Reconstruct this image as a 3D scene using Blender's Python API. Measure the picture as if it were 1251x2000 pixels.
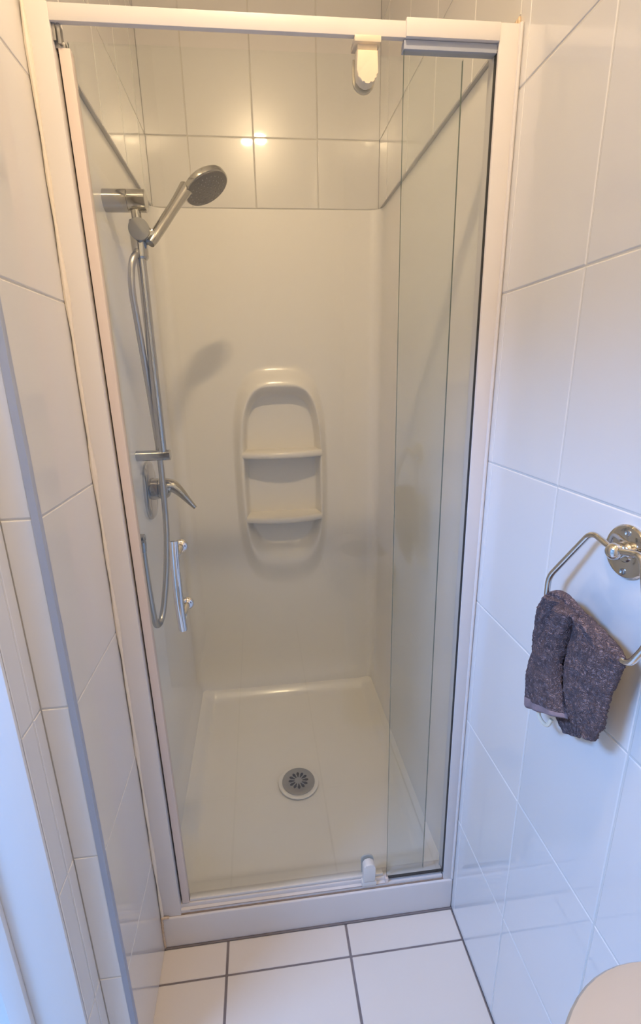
import bpy, bmesh, math, random
from mathutils import Vector, Matrix, noise
random.seed(7)
PI = math.pi
for o in list(bpy.data.objects): bpy.data.objects.remove(o)
S = bpy.context.scene
COL = S.collection

# ------------------------------------------------------------ camera
cam = bpy.data.cameras.new('camera'); camo = bpy.data.objects.new('camera', cam); COL.objects.link(camo)
yaw, pitch, roll = 0.1039, 0.2773, -0.0249
fw = Vector((math.sin(yaw)*math.cos(pitch), math.cos(yaw)*math.cos(pitch), -math.sin(pitch)))
rt = Vector((math.cos(yaw), -math.sin(yaw), 0)); up = rt.cross(fw)
r2 = rt*math.cos(roll) + up*math.sin(roll); u2 = -rt*math.sin(roll) + up*math.cos(roll)
M = Matrix((r2, u2, -fw)).transposed().to_4x4(); M.translation = (0.3235, -0.9176, 1.473)
camo.matrix_world = M
cam.sensor_fit = 'VERTICAL'; cam.sensor_height = 36; cam.lens = 902/2000*36
cam.shift_x = (625.5-602.8)/2000; cam.shift_y = -(1000-992.5)/2000
cam.clip_start = 0.02
S.camera = camo
S.view_settings.view_transform = 'Standard'; S.view_settings.look = 'None'
S.view_settings.gamma = 1; S.view_settings.use_curve_mapping = False
S.view_settings.exposure = 0.0

# ------------------------------------------------------------ light
W_ = bpy.data.worlds.new('world'); S.world = W_; W_.use_nodes = True
W_.node_tree.nodes['Background'].inputs[0].default_value = (0.5, 0.6, 1, 1)
W_.node_tree.nodes['Background'].inputs[1].default_value = 0.05
LAMP = (0.40, -0.68, 2.95); LAMP_E = 850.0; LAMP_C = (1.0, 0.72, 0.42)
def area(name, loc, target, sx, sy, power, color):
    l = bpy.data.lights.new(name, 'AREA'); l.shape = 'RECTANGLE'; l.size = sx; l.size_y = sy
    l.energy = power; l.color = color
    o = bpy.data.objects.new(name, l); COL.objects.link(o); o.location = loc
    o.rotation_euler = (Vector(target)-Vector(loc)).to_track_quat('-Z', 'Y').to_euler(); return o
# daylight entering through the window of the room beyond the doorway
area('window_daylight', (-1.25, -0.97, 2.64), (-.45, -0.40, 1.0), 0.62, 0.5, 98, (0.24, 0.47, 1.0))

# ------------------------------------------------------------ materials
def mat(name, col, rough=.4, metal=0., coat=0., spec=.5, noise_amt=0., noise_scale=6., bump=0., bump_scale=200., alt=None, crough=.03):
    m = bpy.data.materials.new(name); m.use_nodes = True; nt = m.node_tree
    b = nt.nodes['Principled BSDF']; b.inputs['Base Color'].default_value = (*col, 1)
    b.inputs['Roughness'].default_value = rough; b.inputs['Metallic'].default_value = metal
    b.inputs['Coat Weight'].default_value = coat; b.inputs['Coat Roughness'].default_value = crough
    b.inputs['Specular IOR Level'].default_value = spec
    tc = nt.nodes.new('ShaderNodeTexCoord')
    n = nt.nodes.new('ShaderNodeTexNoise'); n.inputs['Scale'].default_value = noise_scale; n.inputs['Detail'].default_value = 3
    nt.links.new(tc.outputs['Object'], n.inputs['Vector'])
    mx = nt.nodes.new('ShaderNodeMix'); mx.data_type = 'RGBA'
    a = alt or tuple(c*(1-noise_amt) for c in col)
    mx.inputs[6].default_value = (*col, 1); mx.inputs[7].default_value = (*a, 1)
    nt.links.new(n.outputs['Fac'], mx.inputs[0]); nt.links.new(mx.outputs[2], b.inputs['Base Color'])
    if bump:
        n2 = nt.nodes.new('ShaderNodeTexNoise'); n2.inputs['Scale'].default_value = bump_scale; n2.inputs['Detail'].default_value = 2
        nt.links.new(tc.outputs['Object'], n2.inputs['Vector'])
        bp = nt.nodes.new('ShaderNodeBump'); bp.inputs['Strength'].default_value = bump; bp.inputs['Distance'].default_value = .002
        nt.links.new(n2.outputs['Fac'], bp.inputs['Height']); nt.links.new(bp.outputs[0], b.inputs['Normal'])
    return m
M_ = {}
M_['tile'] = mat('glazed_wall_tile', (.76, .75, .73), .25, coat=1, noise_amt=.01, noise_scale=3, bump=.04, bump_scale=7)
M_['grout'] = mat('wall_grout', (.72, .70, .65), .8, noise_amt=.15, noise_scale=12)
M_['floor_tile'] = mat('floor_tile', (.72, .66, .59), .32, noise_amt=.06, noise_scale=5, bump=.05, bump_scale=60)
M_['floor_grout'] = mat('floor_grout', (.27, .23, .22), .9, noise_amt=.5, noise_scale=15)
M_['acrylic'] = mat('white_acrylic', (.90, .88, .84), .30, coat=.35, noise_amt=.02, noise_scale=2, crough=.12)
M_['paint'] = mat('white_powder_coat', (.74, .71, .69), .38, noise_amt=.02, noise_scale=4)
M_['trimp'] = mat('daylight_tinted_trim', (.42, .46, .55), .5, noise_amt=.03)  # white plastic trim; the blue window light on it is put into the colour
M_['door_paint'] = mat('door_gloss_paint', (.80, .80, .80), .35, noise_amt=.02)
M_['ceil'] = mat('ceiling_paint', (.80, .78, .74), .8, noise_amt=.02)
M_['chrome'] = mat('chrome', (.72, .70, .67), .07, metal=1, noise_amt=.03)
M_['chrome_dark_refl'] = mat('chrome_dark_reflection', (.53, .52, .50), .09, metal=1, noise_amt=.05)  # same chrome; the darker surroundings it reflects are put into the colour
M_['steel'] = mat('brushed_steel', (.46, .46, .46), .33, metal=1, noise_amt=.15, noise_scale=40)
M_['hose'] = mat('hose_metal', (.56, .54, .50), .28, metal=1, noise_amt=.1, noise_scale=90)
M_['cream'] = mat('cream_plastic', (.82, .72, .55), .35, noise_amt=.03)
M_['white_plastic'] = mat('white_plastic', (.74, .72, .68), .35, noise_amt=.03)
M_['face'] = mat('spray_face_grey', (.16, .15, .15), .45, noise_amt=.1)
M_['nozzle'] = mat('nozzle_rubber', (.42, .40, .38), .5, noise_amt=.1)
M_['dark'] = mat('dark_gap', (.03, .03, .03), .7, noise_amt=.1)
M_['seal'] = mat('pink_white_seal', (.74, .64, .58), .45, noise_amt=.04)
M_['silicone'] = mat('aged_silicone', (.82, .72, .56), .5, noise_scale=8, alt=(.80, .74, .68))
M_['stain'] = mat('rusty_silicone', (.40, .22, .08), .7, noise_scale=160, alt=(.78, .68, .55))
M_['gap_shade'] = mat('shadow_gap_brown', (.23, .17, .13), .8, noise_scale=30, alt=(.36, .27, .20))  # dark tone for the shade in the gap under the rail
M_['joint'] = mat('grey_joint', (.42, .38, .36), .8, noise_amt=.2)
M_['porcelain'] = mat('cream_porcelain', (.54, .45, .34), .3, coat=.3, noise_amt=.03)
M_['towel'] = mat('grey_towel', (.30, .228, .235), .95, spec=.1, noise_scale=150, alt=(.18, .135, .145), bump=1.0, bump_scale=330)
M_['towel_hem'] = mat('towel_hem', (.30, .225, .235), .9, spec=.1, noise_scale=300, alt=(.24, .18, .19), bump=.4, bump_scale=500)
M_['pane_edge'] = mat('glass_edge_green', (.10, .16, .14), .25, noise_amt=.2)
def curls(m):
    nt = m.node_tree; b = nt.nodes['Principled BSDF']; tc = nt.nodes.new('ShaderNodeTexCoord')
    n = nt.nodes.new('ShaderNodeTexNoise'); n.inputs['Scale'].default_value = 130; n.inputs['Distortion'].default_value = 1.5; n.inputs['Detail'].default_value = 1
    r = nt.nodes.new('ShaderNodeMath'); r.operation = 'PINGPONG'; r.inputs[1].default_value = .07
    nt.links.new(tc.outputs['Object'], n.inputs['Vector']); nt.links.new(n.outputs['Fac'], r.inputs[0])
    bp = nt.nodes.new('ShaderNodeBump'); bp.inputs['Strength'].default_value = 1; bp.inputs['Distance'].default_value = .032
    nt.links.new(r.outputs[0], bp.inputs['Height']); nt.links.new(bp.outputs[0], b.inputs['Normal'])
curls(M_['towel'])
def glass():
    m = bpy.data.materials.new('clear_glass'); m.use_nodes = True; nt = m.node_tree; nt.nodes.clear()
    out = nt.nodes.new('ShaderNodeOutputMaterial'); mix = nt.nodes.new('ShaderNodeMixShader')
    tr = nt.nodes.new('ShaderNodeBsdfTransparent'); gl = nt.nodes.new('ShaderNodeBsdfGlossy'); geo = nt.nodes.new('ShaderNodeNewGeometry')
    dot = nt.nodes.new('ShaderNodeVectorMath'); dot.operation = 'DOT_PRODUCT'
    nt.links.new(geo.outputs['Normal'], dot.inputs[0]); nt.links.new(geo.outputs['Incoming'], dot.inputs[1])
    def mth(op, a, b=None):
        q = nt.nodes.new('ShaderNodeMath'); q.operation = op
        for i, x in enumerate((a, b)):
            if x is None: continue
            if isinstance(x, (int, float)): q.inputs[i].default_value = x
            else: nt.links.new(x, q.inputs[i])
        return q.outputs[0]
    fres = mth('ADD', mth('MULTIPLY', mth('POWER', mth('SUBTRACT', 1.0, mth('ABSOLUTE', dot.outputs['Value'])), 5.0), .93), .035)
    n = nt.nodes.new('ShaderNodeTexNoise'); n.inputs['Scale'].default_value = 3
    mx = nt.nodes.new('ShaderNodeMix'); mx.data_type = 'RGBA'
    mx.inputs[6].default_value = (.968, .982, .975, 1); mx.inputs[7].default_value = (.972, .985, .978, 1)
    nt.links.new(n.outputs['Fac'], mx.inputs[0]); nt.links.new(mx.outputs[2], tr.inputs[0])
    gl.inputs['Roughness'].default_value = .015
    nt.links.new(fres, mix.inputs[0]); nt.links.new(tr.outputs[0], mix.inputs[1]); nt.links.new(gl.outputs[0], mix.inputs[2])
    nt.links.new(mix.outputs[0], out.inputs[0]); return m
M_['glass'] = glass()
def emis(name, col, e):
    m = bpy.data.materials.new(name); m.use_nodes = True; nt = m.node_tree
    b = nt.nodes['Principled BSDF']; b.inputs['Emission Color'].default_value = (*col, 1); b.inputs['Emission Strength'].default_value = e
    b.inputs['Base Color'].default_value = (.8, .8, .8, 1); return m

# ------------------------------------------------------------ helpers
def obj(name, bm, mats, parent=None, smooth=True, angle=35):
    me = bpy.data.meshes.new(name)
    if isinstance(bm, tuple): me.from_pydata(*bm)
    else:
        bmesh.ops.recalc_face_normals(bm, faces=bm.faces); bm.to_mesh(me); bm.free()
    for m in (mats if isinstance(mats, (list, tuple)) else [mats]): me.materials.append(M_[m] if isinstance(m, str) else m)
    o = bpy.data.objects.new(name, me); COL.objects.link(o)
    if parent: o.parent = parent
    if smooth:
        me.polygons.foreach_set('use_smooth', [True]*len(me.polygons))
        try: me.set_sharp_from_angle(angle=math.radians(angle))
        except Exception: pass
    return o
def thing(name, label, cat, group=None, loc=(0, 0, 0)):
    o = bpy.data.objects.new(name, None); COL.objects.link(o); o.empty_display_size = .05
    o['label'] = label; o['category'] = cat
    if group: o['group'] = group
    return o
def struct(name, bm, m, **k):
    o = obj(name, bm, m, **k); o['kind'] = 'structure'; return o
def tag(o, label, cat, group=None):
    o['label'] = label; o['category'] = cat
    if group: o['group'] = group
def box(bm, a, b, bev=0, seg=2, mi=0, f=None):
    v = [bm.verts.new((x, y, z)) for x in (a[0], b[0]) for y in (a[1], b[1]) for z in (a[2], b[2])]
    fs = [bm.faces.new([v[i] for i in q]) for q in ((0,1,3,2),(4,6,7,5),(0,4,5,1),(2,3,7,6),(0,2,6,4),(1,5,7,3))]
    for q in fs: q.material_index = mi
    if bev:
        es = list({e for q in fs for e in q.edges})
        r = bmesh.ops.bevel(bm, geom=es, offset=bev, segments=seg, profile=.6, affect='EDGES')
        for q in r['faces']: q.material_index = mi
        v = list({x for q in fs if q.is_valid for x in q.verts} | {x for q in r['faces'] for x in q.verts})
    if f:
        for x in v: x.co = Vector(f(x.co))
    return v
def frame_of(d):
    d = d.normalized(); a = Vector((0, 0, 1)) if abs(d.z) < .9 else Vector((1, 0, 0))
    u = d.cross(a).normalized(); return u, d.cross(u)
def tube(bm, pts, r, seg=14, cap=True, mi=0, ridge=0):
    pts = [Vector(p) for p in pts]; n = len(pts)
    rs = r if isinstance(r, (list, tuple)) else [r]*n
    u = None; rings = []
    for i, p in enumerate(pts):
        d = (pts[min(i+1, n-1)]-pts[max(i-1, 0)]).normalized()
        if u is None: u, v = frame_of(d)
        else:
            u = (u - d*u.dot(d)).normalized(); v = d.cross(u)
        rr = rs[i]*(1 - (ridge if i % 2 else 0))
        rings.append([bm.verts.new(p+(u*math.cos(2*PI*k/seg)+v*math.sin(2*PI*k/seg))*rr) for k in range(seg)])
    for a, b in zip(rings, rings[1:]):
        for k in range(seg):
            bm.faces.new((a[k], a[(k+1) % seg], b[(k+1) % seg], b[k])).material_index = mi
    if cap:
        bm.faces.new(rings[0][::-1]).material_index = mi; bm.faces.new(rings[-1]).material_index = mi
def spline(pts, n=12):
    P = [Vector(p) for p in pts]; out = []
    for i in range(len(P)-1):
        a, b, c, d = P[max(i-1, 0)], P[i], P[i+1], P[min(i+2, len(P)-1)]
        for k in range(n):
            t = k/n
            out.append(.5*((2*b)+(c-a)*t+(2*a-5*b+4*c-d)*t*t+(3*b-a-3*c+d)*t**3))
    out.append(P[-1]); return out
def lathe(bm, base, axis, prof, seg=36, sx=1, mi=0):
    """prof: list of (distance along the axis, radius)"""
    base = Vector(base); axis = Vector(axis).normalized(); u, v = frame_of(axis); rings = []
    for h, r in prof:
        rings.append([bm.verts.new(base+axis*h+(u*math.cos(2*PI*k/seg)*sx+v*math.sin(2*PI*k/seg))*max(r, 1e-5)) for k in range(seg)])
    for a, b in zip(rings, rings[1:]):
        for k in range(seg): bm.faces.new((a[k], a[(k+1) % seg], b[(k+1) % seg], b[k])).material_index = mi
    bm.faces.new(rings[0][::-1]).material_index = mi; bm.faces.new(rings[-1]).material_index = mi
def prism(bm, poly, axis, a, b, bev=0, mi=0):
    """poly of 2D points in the plane across the axis (0:(y,z) 1:(x,z) 2:(x,y)), extruded from a to b"""
    def P(p, t): return (t, p[0], p[1]) if axis == 0 else (p[0], t, p[1]) if axis == 1 else (p[0], p[1], t)
    A = [bm.verts.new(P(p, a)) for p in poly]; B = [bm.verts.new(P(p, b)) for p in poly]; n = len(poly)
    fs = [bm.faces.new(A[::-1]), bm.faces.new(B)] + [bm.faces.new((A[i], A[(i+1) % n], B[(i+1) % n], B[i])) for i in range(n)]
    for f in fs: f.material_index = mi
    if bev:
        es = list(fs[0].edges)+list(fs[1].edges)
        r = bmesh.ops.bevel(bm, geom=es, offset=bev, segments=3, profile=.5, affect='EDGES')
        for f in r['faces']: f.material_index = mi
nb = bmesh.new
def sm(t): t = max(0, min(1, t)); return t*t*(3-2*t)

W, D, CZ = .8, .9547, 2.96      # width between walls, depth of the shower, ceiling
ZL = 2.05                       # height of the top of the liner

# ------------------------------------------------------------ tiled walls
def tiled(name, plane, sgn, at, urange, zr, us, zs, G=.0028, tilt=.0012, skip=None, back=.05):
    """plane 'x' (wall at x=at) or 'y' ; tiles between the grout lines us / zs ; each tile slightly tilted like hand-laid ones"""
    bm = nb()
    U = [urange[0]] + [u for u in sorted(us) if urange[0]+.004 < u < urange[1]-.004] + [urange[1]]
    Z = [zr[0]] + [z for z in sorted(zs) if zr[0]+.004 < z < zr[1]-.004] + [zr[1]]
    def P(u, z, h):       # h: height towards the room
        return (at+sgn*h, u, z) if plane == 'x' else (u, at+sgn*h, z)
    rnd = random.Random(name)
    bx0 = P(urange[0], zr[0], -back); bx1 = P(urange[1], zr[1], -.0010)
    box(bm, [min(a, b) for a, b in zip(bx0, bx1)], [max(a, b) for a, b in zip(bx0, bx1)], mi=1)
    for i in range(len(U)-1):
        for j in range(len(Z)-1):
            if skip and skip((U[i]+U[i+1])/2, (Z[j]+Z[j+1])/2): continue
            g0 = 0 if i == 0 else G/2; g1 = 0 if i == len(U)-2 else G/2
            a, b, c, d = U[i]+g0, U[i+1]-g1, Z[j]+G/2, Z[j+1]-G/2
            tu, tz = rnd.uniform(-1, 1)*tilt, rnd.uniform(-1, 1)*tilt
            e = .0018; cu, cz = (a+b)/2, (c+d)/2
            def H(u, z, h): return h+tu*(u-cu)+tz*(z-cz)
            if b-a < .008: continue
            lay = [[(a, c), (b, c), (b, d), (a, d)], [(a, c), (b, c), (b, d), (a, d)],
                   [(a+e*.35, c+e*.35), (b-e*.35, c+e*.35), (b-e*.35, d-e*.35), (a+e*.35, d-e*.35)], [(a+e, c+e), (b-e, c+e), (b-e, d-e), (a+e, d-e)]]
            hh = [-.003, -.0012, -.0004, 0]
            R = [[bm.verts.new(P(u, z, H(u, z, h))) for u, z in L] for L, h in zip(lay, hh)]
            for q, r in zip(R, R[1:]):
                for k in range(4): bm.faces.new((q[k], q[(k+1) % 4], r[(k+1) % 4], r[k]))
            bm.faces.new(R[-1])
    return struct(name, bm, ['tile', 'grout'], angle=9)
YG = [-.237+.2172*k for k in range(-6, 7)]
ZR = [.3211+.3237*k for k in range(0, 8)]
ZLf = [.3128+.3237*k for k in range(0, 8)]
XG = [.138+.2213*k for k in range(-1, 4)]
tiled('wall_right', 'x', -1, W, (-1.6, -.0213), (0, CZ), YG, ZR)
tiled('wall_right_shower_strip', 'x', -1, W, (-.0213, .012), (0, CZ), [], ZR)
tiled('wall_right_above_liner', 'x', -1, W, (.012, D), (ZL, CZ), YG, ZR)
tiled('wall_left', 'x', 1, 0, (-.228, .012), (0, CZ), [], ZLf, back=.04)
tiled('wall_left_above_liner', 'x', 1, 0, (.012, D), (ZL, CZ), YG, ZR)
tiled('wall_back', 'y', -1, D, (0, W), (ZL, CZ), XG, ZR, tilt=.004)
# wall step: return face then the set-back wall up to the doorway
tiled('wall_left_return', 'y', -1, -.236, (-.0535, -.010), (0, CZ), [], ZLf, back=.04)
tiled('wall_left_set_back', 'x', 1, -.0535, (-.300, -.236), (0, CZ), [-.262], ZLf, back=.055)
# corner trim, slim quadrant profile
bm = nb(); prism(bm, [(-.0095, -.2385), (.0008, -.2385), (.0016, -.236), (.0016, -.229), (-.0095, -.229)], 2, 0, CZ, .0006)
struct('trim_1', bm, 'trimp')

# solid cores behind the shower walls so that no light leaks in
bm = nb()
box(bm, (-.12, .012, 0), (-.013, D+.12, ZL-.001)); struct('wall_left_core', bm, 'grout')
bm = nb(); box(bm, (W+.013, .012, 0), (W+.12, D+.12, ZL-.001)); struct('wall_right_core', bm, 'grout')
bm = nb(); box(bm, (-.013, D+.085, 0), (W+.013, D+.15, ZL-.001)); struct('wall_back_core', bm, 'grout')

bm = nb(); box(bm, (-.12, -.2345, 0), (-.012, -.19, CZ)); box(bm, (-.12, -.30, 0), (-.0552, -.2345, CZ)); struct('wall_left_step_core', bm, 'grout')
# floor: tiles with real grout joints
bm = nb()
box(bm, (-.054, -1.6, -.06), (W, -.0, -.0016), mi=1)
FX = [-.054+.0, .1675-.324, .1675, .4915, .8]; FX = [-.054, .1675, .4915, W-.001]
FY = [-1.6, -1.379, -1.055, -.731, -.407, -.083, -.006]
for i in range(3):
    for j in range(6):
        g = .0022
        box(bm, (FX[i]+g*(i > 0)+.002, FY[j]+g, -.004), (FX[i+1]-g, FY[j+1]-g, 0), .0012, 1)
struct('floor', bm, ['floor_tile', 'floor_grout'])
# bathroom ceiling, rear wall
bm = nb(); box(bm, (-.2, -1.7, CZ), (W+.1, D+.1, CZ+.05)); struct('ceiling', bm, 'ceil')
bm = nb(); box(bm, (-.2, -1.66, 0), (W+.06, -1.6, CZ)); struct('wall_rear', bm, 'tile')

# doorway in the left wall: lining that faces the camera side, stop, wall over and beyond it
bm = nb()
box(bm, (-.175, -.3065, 0), (-.0545, -.300, 1.99), .0015)
box(bm, (-.175, -1.10, 1.99), (-.0545, -.300, 2.015), .0015)
box(bm, (-.175, -1.10, 0), (-.0545, -1.08, 1.99), .0015)
dr = struct('door_1', bm, 'door_paint')
bm = nb()
box(bm, (-.175, -.3165, 0), (-.1395, -.3065, 1.99), .002)
box(bm, (-.175, -1.08, 1.978), (-.1395, -.3165, 1.99), .001)
d2 = obj('door_stop', bm, 'door_paint', parent=dr)
bm = nb(); box(bm, (-.16, -1.10, 2.015), (-.0535, -.300, CZ)); struct('wall_left_over_door', bm, 'tile')
bm = nb(); box(bm, (-.16, -1.6, 0), (-.0535, -1.10, CZ)); struct('wall_left_rear', bm, 'tile')
# room beyond the doorway, with the window that lets the daylight in
bm = nb(); box(bm, (-2.3, -2.4, -.06), (-.054, .2, -.002)); struct('floor_2', bm, 'floor_tile')
bm = nb(); box(bm, (-2.3, -2.4, 2.72), (-.2, .2, 2.77)); struct('ceiling_2', bm, 'ceil')
bm = nb(); box(bm, (-2.36, -2.4, 0), (-2.3, .2, 2.72)); struct('wall_far_left', bm, 'ceil')
bm = nb(); box(bm, (-2.3, .14, 0), (-.175, .2, 2.72)); struct('wall_hall_front', bm, 'ceil')
bm = nb(); box(bm, (-2.3, -2.46, 0), (-.16, -2.4, 2.72)); struct('wall_hall_rear', bm, 'ceil')
bm = nb(); box(bm, (-.16, -2.4, 0), (-.12, -1.6, 2.72)); struct('wall_hall_side', bm, 'ceil')

# ------------------------------------------------------------ shower liner (moulded wall panels)
liner = thing('shower_liner', 'one-piece white acrylic shower wall liner with a moulded soap niche', 'shower wall')
RC = .045
NC = Vector((.414, 0, 1.064))
def sup(x, z, hx, hz, n, cx=.414, cz=1.064): return (abs((x-cx)/hx)**n+abs((z-cz)/hz)**n)**(1/n)
def relief(x, z):
    # raised rim
    taper = 1+.0*(z-1.064)
    so = sup(x, z, .192*taper, .462, 3.4, .409, 1.060); h = .034*sm((1.0-so)/(.19+.10*(1-sm((z-.62)/.35))))
    nar = 1-.05*sm((z-1.2)/.3)
    si = sup(x, z, .157*nar, .385, 4.2, cz=1.058)
    zf = sm((z-.62)/.30)                # recess fades out towards the bottom
    h -= (.008+.070*zf)*sm((1.0-si)/(.11+.55*(1-zf)))
    return h
prof = []   # (x, y, nx, ny, on back)
y = .014
while y < D-RC: prof.append((-.010, y, 1, 0)); y += .045
for k in range(0, 9):
    a = PI/2*k/8; prof.append((-.010+RC-RC*math.cos(a), D-RC+RC*math.sin(a), math.cos(a), -math.sin(a)))
x = -.010+RC+.02
while x < .205: prof.append((x, D, 0, -1)); x += .03
x = .212
while x < .62: prof.append((x, D, 0, -1)); x += .0035
while x < W+.01-RC-.01: prof.append((x, D, 0, -1)); x += .03
for k in range(0, 9):
    a = PI/2*(1-k/8); prof.append((W+.010-RC+RC*math.cos(a), D-RC+RC*math.sin(a), -math.cos(a), -math.sin(a)))
y = D-RC-.045
while y > .02: prof.append((W+.010, y, -1, 0)); y -= .045
prof.append((W+.010, .014, -1, 0))
zs = [.095, .105, .115, .13, .15, .18, .22, .28, .36, .45, .55]
z = .585
while z < 1.54: zs.append(z); z += .004
zs += [1.58, 1.65, 1.75, 1.85, 1.95, 2.049]
vs, fs = [], []
n = len(prof)
for z in zs:
    fl = .022*(1-sm((z-.095)/.11))       # the wall flares out to meet the tray
    for (x, y, nx, ny) in prof:
        h = fl
        if ny == -1 and nx == 0: h += relief(x, z)
        vs.append((x+nx*h, y+ny*h, z))
for j in range(len(zs)-1):
    for i in range(n-1): fs.append((j*n+i, j*n+i+1, (j+1)*n+i+1, (j+1)*n+i))
o = obj('wall_panel', (vs, [], fs), 'acrylic', liner, angle=80)
# shelves
def shelf(z0, hw):
    bm = nb(); N = 28
    yb = D+.050
    rows = []
    secs = [(0, .0), (.0, 1)]
    th = .027
    sec = []     # section from top back round the bullnose to bottom back; (depth factor, z)
    sec.append((0, 0.0)); sec.append((.5, .0))
    for k in range(0, 9):
        a = PI/2-PI*k/8; sec.append(('n', a))
    sec.append((.5, -th)); sec.append((0, -th-.006))
    for i in range(N+1):
        t = -1+2*i/N; xx = .414+hw*t
        yf = (D-.036) - .034*(1-t*t)
        ring = []
        for s in sec:
            if s[0] == 'n': ring.append((xx, yf+.010-.010*math.cos(s[1]), z0-th/2+th/2*math.sin(s[1])+.004))
            else: ring.append((xx, yb+(yf-yb)*s[0], z0+s[1]+(.004 if s[0] else .004)))
        rows.append([bm.verts.new(p) for p in ring])
    for a, b in zip(rows, rows[1:]):
        for k in range(len(a)-1): bm.faces.new((a[k], a[k+1], b[k+1], b[k]))
    bm.faces.new(rows[0]); bm.faces.new(rows[-1][::-1])
    return obj('shelf', bm, 'acrylic', liner, angle=50)
shelf(1.186, .160); shelf(.918, .157)

# ------------------------------------------------------------ shower tray
tray = thing('shower_tray', 'white shower tray with a raised front threshold and round grey drain', 'shower tray')
TY0, TY1 = -.004, .954
def tray_z(x, y):
    dx = min(x, W-x); dy = min(y-.055, D-y) ; 
    # rounded-corner distance to the wall
    r = .07
    if dx < r and dy < r: d = r-math.hypot(r-dx, r-dy)
    else: d = min(dx, dy)
    z = .105-.010*sm((d+.0)/.03)-.028*sm((d-.022)/.045)
    dd = math.hypot(x-.4, y-.413)
    z -= .006*(1-min(1, dd/.4))
    return z
vs, fs = [], []
nx, ny = 84, 96
for j in range(ny+1):
    y = .05+(TY1-.05)*j/ny
    for i in range(nx+1):
        x = .0005+(W-.001)*i/nx
        vs.append((x, y, tray_z(x, y)))
for j in range(ny):
    for i in range(nx):
        k = j*(nx+1)+i
        cx, cy = .0005+(W-.001)*(i+.5)/nx, .05+(TY1-.05)*(j+.5)/ny
        fs.append((k, k+1, k+nx+2, k+nx+1))
obj('basin', (vs, [], fs), 'acrylic', tray, angle=80)
bm = nb(); box(bm, (.001, TY0, .0005), (W-.001, .056, .1072), .0045, 4); obj('threshold', bm, 'paint', tray)
# drain
DR = Vector((.4, .413, .0712))
bm = nb(); lathe(bm, DR, (0, 0, 1), [(-.002, .0720), (.0006, .0715), (.0014, .069), (.0010, .063), (.0004, .0615), (.0004, .001)], 48)
ring = obj('drain', bm, 'acrylic', tray)
bm = nb(); lathe(bm, DR+Vector((0, 0, .001)), (0, 0, 1), [(0, .0585), (.0022, .0575), (.0034, .054), (.0042, .034), (.0036, .001)], 48)
pl = obj('drain_plate', bm, 'steel', ring)
bm = nb()
for k in range(12):
    a = 2*PI*k/12; c, s = math.cos(a), math.sin(a)
    poly = []
    for t in range(10):
        b = 2*PI*t/10; u = .0245+.0115*math.cos(b); v = (.0058 if math.cos(b) > -.3 else .0030)*math.sin(b)
        poly.append((DR.x+u*c-v*s, DR.y+u*s+v*c))
    prism(bm, poly, 2, DR.z+.0046, DR.z+.0056)
obj('grate_slots', bm, 'dark', ring)
# sealant along the tray ends and its rust stains
bm = nb()
tube(bm, spline([(.002, -.006, .006), (.0015, -.007, .05), (.003, -.006, .09), (.004, -.004, .112)], 6), [.0022+.0013*abs(math.sin(i*1.7)) for i in range(19)], 8)
tube(bm, spline([(.004, -.004, .112), (.012, -.004, .112), (.022, -.003, .111)], 5), [.0038-.0001*i for i in range(11)], 8)
o = obj('stained_sealant', bm, 'stain', tray); o['label'] = 'rust-brown stained sealant at the left end of the threshold'
bm = nb(); tube(bm, [(.001, -.0055, .0), (.2, -.0055, .0005), (.5, -.0055, .0005), (W-.001, -.0055, 0)], .0028, 8)
o = obj('base_joint', bm, 'floor_grout', tray)

# ------------------------------------------------------------ framed screen (fixed part)
scr = thing('shower_screen_frame', 'white aluminium frame of the shower screen with a fixed glass pane at right', 'shower screen')
def lean(co): return (co[0]+.0125*(2.0-co[2])/1.9, co[1], co[2])   # the frame stands slightly out of plumb
def fr(name, boxes, m='paint', parent=scr, f=None):
    bm = nb()
    for a, b, bev in boxes: box(bm, a, b, bev, 2)
    if f:
        for v in bm.verts: v.co = Vector(f(v.co))
    return obj(name, bm, m, parent)
Y0, Y1 = 0.0, .036
ZB, ZT, ZH = .1085, 2.006, 2.0285
def leanL(co): return (co[0]+(.0125*(2.0-co[2])/1.9 if co[0] > .02 else 0), co[1], co[2])
def leanR(co): return (co[0]+(.0125*(2.0-co[2])/1.9 if co[0] < W-.02 else 0), co[1], co[2])
o = fr('jamb', [((.001, Y0, ZB), (.0400, Y1, ZH+.001), .0018)], f=leanL)
o = fr('jamb', [((W-.0405, Y0-.001, ZB), (W-.0012, Y1, ZH+.0035), .0018)], f=leanR)
bm = nb()
fr('header', [((.0376, Y0+.001, ZT), (.599, .011, ZH), .0012), ((.0376, .011, ZH-.006), (.599, .034, ZH-.002), .0008)])
fr('header_cover', [((.5985, Y0-.0035, ZT-.0005), (W-.0405, .020, ZH+.0025), .0012)])
o = fr('top_glazing_channel', [((.597, .003, ZT-.014), (W-.0415, .019, ZT-.001), .001)], 'trimp')
fr('bottom_rail', [((.050, Y0+.003, ZB-.0005), (W-.030, Y1, ZB+.012), .003), ((.050, Y0+.010, ZB+.010), (W-.030, .024, ZB+.024), .003)])
fr('rail_shadow_gap', [((.004, .0006, ZB-.0018), (W-.006, .008, ZB+.0016), .0004)], 'gap_shade')  # dark strip painted as the shadow gap between rail and threshold
fr('pane_bottom_gasket', [((.600, .0045, ZB+.0228), (W-.036, .0115, ZB+.0250), .0004)], 'dark', f=lean)
fr('rail_groove', [((.064, .0022, ZB+.0098), (.600, .006, ZB+.0110), .0002)], 'joint', f=lean)
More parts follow.
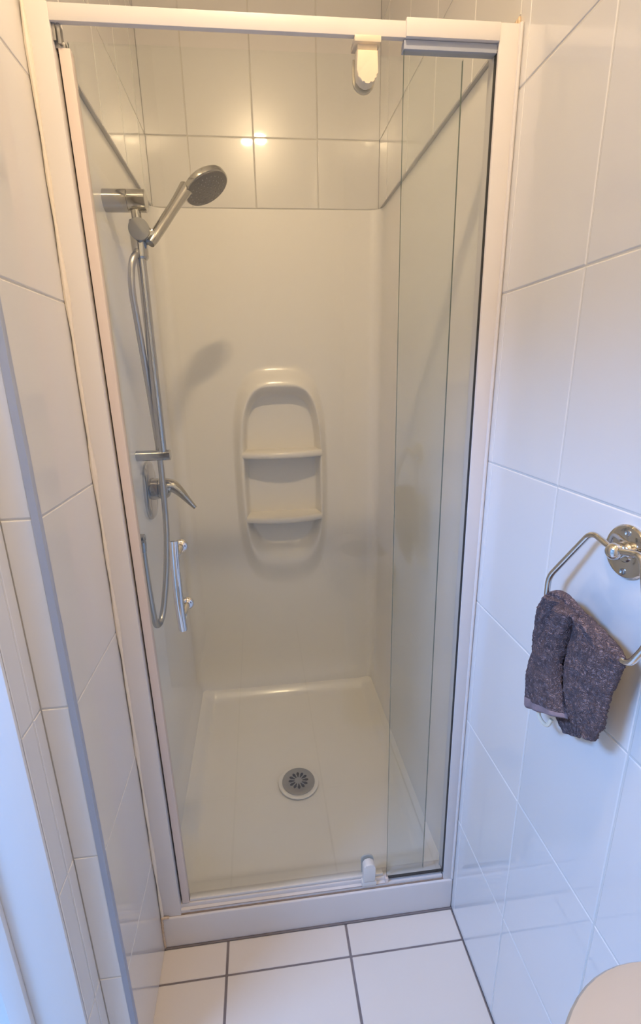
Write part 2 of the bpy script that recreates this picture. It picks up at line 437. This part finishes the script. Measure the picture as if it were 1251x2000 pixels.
def pane(name, x0, x1, y0, y1, z0, z1, parent, f=lean):
    bm = nb(); vv = box(bm, (x0, y0, z0), (x1, y1, z1))
    for fc in bm.faces:
        fc.normal_update()
        if abs(fc.normal.x) > .5: fc.material_index = 1
    for v in bm.verts: v.co = Vector(f(v.co))
    return obj(name, bm, ['glass', 'pane_edge'], parent, smooth=False)
pane('fixed_pane', .5985, W-.038, .0055, .0105, ZB+.020, ZT-.004, scr)
fr('pane_gasket', [((W-.0412, .0035, ZB+.02), (W-.0400, .013, ZT-.01), .0005)], 'dark', f=lean)
bm = nb()   # cream sealant along the left jamb
tube(bm, [(.0045, -.0015, .112+i*.06) for i in range(33)], [.0036+.0014*math.sin(i*2.3)+.0008*math.sin(i*5.1) for i in range(33)], 8)
o = obj('sealant_bead', bm, 'silicone', scr); o['label'] = 'cream sealant bead along the left jamb'
bm = nb()
tube(bm, [(W-.004, -.002, .112+i*.12) for i in range(17)], .0036, 8)
obj('sealant_bead', bm, 'paint', scr)
bm = nb()
for i in range(5):
    tube(bm, spline([(W-.004-.001*i, .006+.006*i, ZH+.004), (W-.003, .010+.006*i, ZH+.014-.002*i), (W-.0015, .012+.007*i, ZH+.018)], 4), .0028, 6)
o = obj('sealant_crumbs', bm, 'stain', scr); o['label'] = 'dark torn sealant above the right end of the header'
# corner guide at the top left
fr('corner_guide', [((.0400, .006, 1.984), (.0450, .020, ZT), .0008), ((.0475, .006, 1.980), (.0520, .020, ZT), .0008), ((.040, .012, 1.977), (.0555, .026, 1.985), .001)], 'steel')

# ------------------------------------------------------------ pivot door
door = thing('shower_door', 'frameless pivoting glass shower door with a bowed chrome pull handle', 'shower door')
GY0, GY1 = .017, .023
pane('glass_panel', .0575, .7060, GY0, GY1, ZB+.026, 1.989, door)
fr('edge_strip', [((.0442, .010, ZB+.026), (.0622, .028, 1.977), .0015)], 'seal', door, f=lean)
fr('jamb_gap_shade', [((.0398, .020, ZB+.012), (.0446, .031, 1.974), .0004)], 'dark', scr, f=lean)  # dark strip painting the shade in the gap between jamb and edge strip
fr('drip_seal', [((.064, .013, ZB+.0255), (.590, .027, ZB+.034), .002)], 'white_plastic', door, f=lean)
hd = None
bm = nb()
pts = [(.1470, -.040-.012*math.sin(PI*t/24), .976+(.193)*t/24) for t in range(25)]
tube(bm, pts, .0092, 20)
hb = obj('handle', bm, 'chrome', door)
for z in (1.006, 1.139):
    bm = nb(); lathe(bm, (.1500, GY0, z), (0, -1, 0), [(0, .0145), (.004, .0145), (.008, .012), (.0105, .0075), (.026, .0065), (.055, .0062)], 28)
    obj('handle_mount', bm, 'chrome', hb)
def pivot(cx, z0, z1, hw, down, m, top):
    """rounded clamp; the round end points down (top pivot) or up (bottom pivot)"""
    bm = nb(); poly = []
    s = -1 if down else 1
    zz = z0
    poly += [(cx-hw, zz), (cx+hw, zz)] if not down else [(cx+hw, zz), (cx-hw, zz)]
    zc = z1-s*hw
    N = 18
    for k in range(N+1):
        a = PI*k/N
        poly.append((cx+(hw if not down else -hw)*math.cos(a), zc+s*hw*math.sin(a)))
    prism(bm, poly, 1, GY0-.020, GY0-.0005, .002)
    return bm
def pivot_set(cx, zbase, ztip, hw, down, m, tab):
    o = obj('pivot_block', pivot(cx, zbase, ztip, hw, down, m, tab), m, door)
    s = -1 if down else 1
    bm = pivot(cx-.0005, zbase, ztip+s*.002, hw+.0012, down, m, tab)
    for v in bm.verts: v.co.y += .0068+.0+.0185 if False else 0
    # rear half of the clamp behind the glass
    for v in bm.verts: v.co.y = GY1+.0005+(v.co.y-(GY0-.020))*.22
    obj('pivot_rear', bm, m, o); return o
pt = pivot_set(.5345, 1.9855, 1.9400, .0178, True, 'cream', 1)
bm = nb(); box(bm, (.513, -.0025, 1.9965), (.557, .030, 2.0055), .0012); box(bm, (.519, .004, 1.984), (.552, .026, 1.998), .001)
obj('pivot_bracket', bm, 'cream', pt)
pb = pivot_set(.5600, .1400, .2010, .0165, False, 'white_plastic', 1)
bm = nb(); box(bm, (.540, -.001, .1225), (.580, .026, .137), .0015)
obj('pivot_bracket', bm, 'white_plastic', pb)
bm = nb(); box(bm, (.6055, .0015, .1195), (.6145, .013, .1365), .001); obj('pane_clip', bm, 'seal', scr)

# ------------------------------------------------------------ riser rail
RX, RY = .060, .380
rail = thing('riser_rail', 'chrome shower riser rail fixed to the left shower wall by two brackets', 'shower rail')
bm = nb(); tube(bm, [(RX, RY, 1.264), (RX, RY, 1.898)], .0120, 24); obj('rail', bm, 'chrome_dark_refl', rail)
bm = nb(); lathe(bm, (-.011, RY, 1.886), (1, 0, 0), [(0, .024), (.055, .024), (.056, .0228), (.057, .024), (.096, .024), (.0975, .0225)], 36); obj('bracket', bm, 'chrome_dark_refl', rail)
bm = nb(); lathe(bm, (-.011, RY, 1.2755), (1, 0, 0), [(0, .0145), (.090, .0145), (.0915, .013)], 36); obj('bracket', bm, 'chrome_dark_refl', rail)
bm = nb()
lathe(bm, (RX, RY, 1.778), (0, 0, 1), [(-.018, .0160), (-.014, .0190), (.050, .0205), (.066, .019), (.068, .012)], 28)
sl = obj('slider', bm, 'chrome_dark_refl', rail)
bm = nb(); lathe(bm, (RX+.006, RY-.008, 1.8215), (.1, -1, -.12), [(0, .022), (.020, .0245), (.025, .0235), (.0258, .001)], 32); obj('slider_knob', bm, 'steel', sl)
bm = nb(); lathe(bm, (.076, .372, 1.800), (.52, .18, .5), [(0, .012), (.018, .0165), (.026, .0155)], 24); obj('head_cradle', bm, 'chrome_dark_refl', sl)

# ------------------------------------------------------------ hand shower
hs = thing('hand_shower', 'round chrome hand shower with grey spray face held on the riser rail', 'shower head')
HC = Vector((.2243, .470, 1.9451)); HN = Vector((.436, -.197, -.878)).normalized()
A = Vector((.088, .366, 1.792)); hd_ = (HC-A).normalized(); hd_ = (hd_-HN*hd_.dot(HN)).normalized()
Bp = HC-hd_*.052-HN*.012
bm = nb(); pts = [A+(Bp-A)*t/14 for t in range(15)]
rr = [.0105, .0125, .0130, .0132, .0133, .0134, .0134, .0134, .0134, .0136, .0140, .0146, .0155, .0165, .0175]
tube(bm, pts, rr, 22); obj('grip', bm, 'chrome_dark_refl', hs)
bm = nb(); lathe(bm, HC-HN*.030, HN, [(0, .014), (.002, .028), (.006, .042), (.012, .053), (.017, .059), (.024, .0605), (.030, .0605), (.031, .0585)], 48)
hh = obj('head_shell', bm, 'chrome_dark_refl', hs)
bm = nb(); lathe(bm, HC+HN*.0005, HN, [(0, .0580), (.002, .0575), (.0035, .054), (.0040, .001)], 48)
fc = obj('spray_face', bm, 'face', hs)
u, v = frame_of(HN); bm = nb()
for rad, cnt in ((.011, 6), (.022, 12), (.033, 18), (.045, 24)):
    for k in range(cnt):
        a = 2*PI*k/cnt+rad*40
        lathe(bm, HC+HN*.0042+(u*math.cos(a)+v*math.sin(a))*rad, HN, [(-.0008, .0016), (.0016, .0012)], 8)
nz = obj('spray_nozzles', bm, 'nozzle', fc)
nz['kind'] = 'stuff'
bm = nb(); lathe(bm, HC-hd_*.064+HN*.002, (HN-hd_*.5), [(0, .005), (.006, .0045), (.008, .003)], 12); obj('spray_lever', bm, 'face', fc)

# hose
bm = nb()
HP = [(.058, .372, 1.782), (.054, .364, 1.770), (.0465, .352, 1.754), (.0410, .346, 1.728), (.0375, .345, 1.680), (.0385, .360, 1.600), (.040, .385, 1.482), (.0425, .404, 1.360),
      (.0445, .410, 1.275), (.0450, .406, 1.190), (.0445, .400, 1.110), (.0440, .385, 1.045), (.0395, .360, .960), (.032, .333, .883), (.024, .305, .828), (.0175, .276, .816), (.0165, .250, .842), (.0175, .230, .915), (.018, .218, 1.0), (.018, .216, 1.062)]
sp = spline(HP, 26)
tube(bm, sp, .0086, 12, ridge=.06)
ho = obj('shower_hose', bm, 'hose', angle=75); tag(ho, 'flexible grey metal shower hose looping down along the left shower wall', 'shower hose')
# wall outlet
ol = thing('wall_outlet', 'small chrome hose outlet on the left shower wall below the mixer', 'outlet')
bm = nb(); lathe(bm, (-.0105, .216, 1.092), (1, 0, 0), [(0, .028), (.004, .028), (.009, .022), (.012, .013), (.036, .012), (.038, .009)], 30); obj('cover_plate', bm, 'chrome_dark_refl', ol)
bm = nb(); tube(bm, [(.018, .216, 1.090), (.018, .216, 1.058)], [.011, .0095], 18); obj('elbow', bm, 'chrome_dark_refl', ol)

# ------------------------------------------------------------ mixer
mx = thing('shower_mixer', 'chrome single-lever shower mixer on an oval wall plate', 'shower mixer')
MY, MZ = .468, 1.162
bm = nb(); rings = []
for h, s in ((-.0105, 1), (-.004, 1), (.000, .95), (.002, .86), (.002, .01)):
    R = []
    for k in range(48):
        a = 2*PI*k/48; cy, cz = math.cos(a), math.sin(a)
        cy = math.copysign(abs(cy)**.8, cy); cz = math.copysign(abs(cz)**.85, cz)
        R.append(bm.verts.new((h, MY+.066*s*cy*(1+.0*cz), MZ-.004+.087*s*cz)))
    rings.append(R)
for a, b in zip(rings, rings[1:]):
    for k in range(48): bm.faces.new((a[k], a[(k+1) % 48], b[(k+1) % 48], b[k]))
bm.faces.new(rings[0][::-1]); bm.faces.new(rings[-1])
obj('wall_plate', bm, 'chrome_dark_refl', mx)
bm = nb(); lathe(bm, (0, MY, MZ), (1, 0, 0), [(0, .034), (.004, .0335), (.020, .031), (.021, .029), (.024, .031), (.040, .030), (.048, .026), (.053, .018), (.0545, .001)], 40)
obj('body', bm, 'chrome_dark_refl', mx)
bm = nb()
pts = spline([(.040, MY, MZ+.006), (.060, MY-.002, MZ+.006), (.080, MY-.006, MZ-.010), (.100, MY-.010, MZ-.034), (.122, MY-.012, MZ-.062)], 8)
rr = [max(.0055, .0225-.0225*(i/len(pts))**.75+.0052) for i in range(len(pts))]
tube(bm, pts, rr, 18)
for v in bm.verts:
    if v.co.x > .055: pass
obj('lever', bm, 'chrome_dark_refl', mx)

# ------------------------------------------------------------ towel ring and towel
tr = thing('towel_ring', 'chrome towel ring on a round wall rose on the right tiled wall', 'towel ring')
RC_ = Vector((W, -.397, 1.241))
bm = nb(); lathe(bm, RC_, (-1, 0, 0), [(0, .0365), (.003, .0365), (.0055, .0345), (.0065, .030), (.0068, .014), (.009, .012), (.0095, .001)], 48)
rose = obj('wall_rose', bm, 'chrome', tr)
for sy, sz in ((-.001, .0265), (-.003, -.0265)):
    bm = nb(); lathe(bm, RC_+Vector((-.0062, sy, sz)), (-1, 0, 0), [(0, .0045), (.0016, .0043), (.0022, .003), (.0010, .0015), (.0008, .001)], 16)
    o = obj('screw', bm, 'steel', rose)
bm = nb(); lathe(bm, RC_+Vector((-.006, 0, .002)), (-1, 0, 0), [(0, .009), (.004, .009), (.008, .0105), (.014, .0120), (.020, .0105), (.024, .006), (.025, .001)], 28)
obj('hub', bm, 'chrome', tr)
def rounded(pts, r=.014, n=6, closed=True):
    P = [Vector(p) for p in pts]; out = []; m = len(P)
    for i in range(m):
        a, b, c = P[i-1], P[i], P[(i+1) % m]
        if not closed and i in (0, m-1): out.append(b); continue
        d1 = (a-b).normalized(); d2 = (c-b).normalized()
        s, e = b+d1*r, b+d2*r
        for k in range(n+1):
            t = k/n; out.append(s*(1-t)**2+b*2*t*(1-t)+e*t*t)
    return out
XT, XB = .779, .757
ringp = [(XT, -.397, 1.243), (XT, -.353, 1.2555), (.763, -.296, 1.163), (XB, -.306, 1.124), (XB, -.473, 1.124), (.763, -.488, 1.163), (XT, -.441, 1.2555)]
rp = rounded(ringp[1:], .016, 8)
rp = [Vector((XT, -.397, 1.2445))] + rounded([ringp[0]]+ringp[1:]+[ringp[0]], .014, 8, closed=False)[1:-1] + [Vector((XT, -.397, 1.2445))]
bm = nb(); tube(bm, rp, .0043, 14); obj('ring_bar', bm, 'chrome', tr)

tw = thing('hand_towel', 'dark grey terry hand towel bunched over the towel ring', 'towel')
def interp(pl, t):
    t = max(0, min(1, t))*(len(pl)-1); i = min(int(t), len(pl)-2); f = t-i
    P = [Vector(p) for p in pl]; a, b, c, d = P[max(i-1, 0)], P[i], P[i+1], P[min(i+2, len(P)-1)]
    return .5*((2*b)+(c-a)*f+(2*a-5*b+4*c-d)*f*f+(3*b-a-3*c+d)*f**3)
def lobe(bm, L, R, front, backx, NV=110, NU=72, mi=0, seed=0, hem=0, pw=.8):
    """a hanging fold: closed flattened section swept down between a left and a right outline given as (y,z); front: bulge, backx: depth"""
    rows = []
    for j in range(NV+1):
        t = j/NV; l = interp(L, t); r = interp(R, t)
        x0 = backx(t) if callable(backx) else backx
        fb = front(t) if callable(front) else front
        row = []
        endf = min(1, math.sqrt(max(0, min(t, 1-t))*24+.02))
        for k in range(NU):
            a = 2*PI*k/NU; c = -math.cos(a); s = math.sin(a)
            w = (c+1)/2; y = l.x+(r.x-l.x)*w; z = l.y+(r.y-l.y)*w
            h = (fb if s > 0 else fb*.45)*math.copysign(abs(s)**pw, s)*endf
            ripple = .0016*math.sin(w*17+seed+3*t)
            p = Vector((x0-h-ripple, y, z))
            nz_ = noise.noise(p*290+Vector((seed*9.1, 0, 0)))*.0022+noise.noise(p*48+Vector((seed, 3, 0)))*.0026
            if t > 1-hem: nz_ *= .25
            p.x -= nz_; p.z += nz_*.4; p.y += nz_*.5*c
            row.append(bm.verts.new(p))
        rows.append(row)
    for j, (a, b) in enumerate(zip(rows, rows[1:])):
        for k in range(NU):
            f = bm.faces.new((a[k], a[(k+1) % NU], b[(k+1) % NU], b[k])); f.material_index = 1 if (j+1)/NV > 1-hem else mi
    bm.faces.new(rows[0][::-1]); bm.faces.new(rows[-1])
def V2(*p): return [Vector((a, b, 0)) for a, b in p]
bm = nb()
# back layer hanging behind the ring, seen below the front hem
lobe(bm, V2((-.318, 1.128), (-.322, 1.06), (-.330, .985), (-.343, .944), (-.366, .929)), V2((-.440, 1.128), (-.430, 1.06), (-.423, 1.01), (-.416, .992), (-.400, .950)), .006, .771, seed=1)
# right lobe
lobe(bm, V2((-.360, 1.150), (-.374, 1.12), (-.369, 1.08), (-.368, 1.05), (-.374, 1.02), (-.392, .992), (-.430, .978)), V2((-.410, 1.143), (-.462, 1.128), (-.461, 1.090), (-.457, 1.055), (-.454, 1.02), (-.450, 1.0), (-.446, .987)), lambda t: .015+.003*math.sin(t*5), lambda t: .7600-.003*t, seed=2)
# left lobe, turning back under the middle one
lobe(bm, V2((-.312, 1.143), (-.293, 1.115), (-.285, 1.075), (-.285, 1.030), (-.294, .995)), V2((-.352, 1.150), (-.346, 1.122), (-.334, 1.086), (-.320, 1.050), (-.308, 1.000)), lambda t: .019*(1-.35*t), lambda t: .758+.010*t, seed=3, pw=1.0)
# middle lobe with the hem
lobe(bm, V2((-.350, 1.148), (-.344, 1.124), (-.332, 1.094), (-.3155, 1.061), (-.301, 1.02), (-.297, .97), (-.302, .926)), V2((-.386, 1.146), (-.379, 1.125), (-.370, 1.085), (-.367, 1.05), (-.373, 1.02), (-.387, .995), (-.396, .982)), lambda t: .021-.006*t, lambda t: .7520-.002*t, seed=4, hem=.10, pw=.9)
# bunched top over the bar
lobe(bm, V2((-.308, 1.136), (-.318, 1.150), (-.340, 1.158), (-.372, 1.154), (-.405, 1.143), (-.440, 1.136), (-.461, 1.128)), V2((-.309, 1.124), (-.322, 1.127), (-.345, 1.130), (-.372, 1.126), (-.405, 1.118), (-.440, 1.114), (-.461, 1.112)), .012, .7600, NU=48, seed=5)
o = obj('towel_cloth', bm, ['towel', 'towel_hem'], tw, angle=80)
bm = nb()
lp = spline([(.764, -.312, .934), (.762, -.318, .922), (.762, -.330, .918), (.763, -.340, .922), (.766, -.343, .935)], 8)
tube(bm, lp, .0032, 10)
o = obj('hanging_loop', bm, 'cream', tw); o['label'] = 'cream hanging loop showing under the left corner of the hem'

# ------------------------------------------------------------ basin in the foreground
bs = thing('washbasin', 'cream round-fronted washbasin at the right wall, cut by the corner of the photo', 'washbasin')
bm = nb(); N = 64
BC = Vector((.728, -.767)); rx, ry = .176, .188
def ell(s, k):
    a = 2*PI*k/N
    x = BC.x+rx*s*math.cos(a); y = BC.y+ry*s*math.sin(a)
    return min(x, W-.001), y
prof = [(.45, .56), (.62, .60), (.80, .66), (.93, .72), (.985, .765), (1.0, .785), (.995, .794), (.98, .7985), (.95, .800), (.60, .800), (.56, .797), (.52, .785), (.44, .74), (.28, .70), (.06, .69)]
rings = [[bm.verts.new((*ell(s, k), z)) for k in range(N)] for s, z in prof]
for a, b in zip(rings, rings[1:]):
    for k in range(N): bm.faces.new((a[k], a[(k+1) % N], b[(k+1) % N], b[k]))
bm.faces.new(rings[0][::-1]); bm.faces.new(rings[-1])
obj('bowl', bm, 'porcelain', bs)
bm = nb(); lathe(bm, (BC.x-.02, BC.y, 0), (0, 0, 1), [(0, .085), (.02, .08), (.3, .06), (.565, .07)], 32)
for v in bm.verts: v.co.x = min(v.co.x, W-.002)
obj('pedestal', bm, 'porcelain', bs)

# ------------------------------------------------------------ ceiling lamp
LG = emis('lamp_glow', LAMP_C, LAMP_E)
lt = thing('ceiling_lamp', 'warm round ceiling lamp in front of the shower, seen only as glints on the tiles', 'ceiling lamp')
bm = nb(); lathe(bm, (LAMP[0], LAMP[1], CZ), (0, 0, -1), [(0, .105), (.006, .105), (.010, .098), (.011, .001)], 40); obj('lamp_base', bm, 'white_plastic', lt)
for sx in (-1, 1):
    bm = nb(); lathe(bm, (LAMP[0]+sx*.042, LAMP[1]+sx*.02, CZ-.010), (0, 0, -1), [(0, .040), (.012, .040), (.013, .036), (.011, .035), (.002, .034)], 32); hsg = obj('lamp_rim', bm, 'white_plastic', lt)
    bm = nb(); lathe(bm, (LAMP[0]+sx*.042, LAMP[1]+sx*.02, CZ-.018), (0, 0, -1), [(0, .0335), (.006, .031), (.012, .022), (.016, .010), (.017, .001)], 32); obj('lamp_lens', bm, LG, hsg)
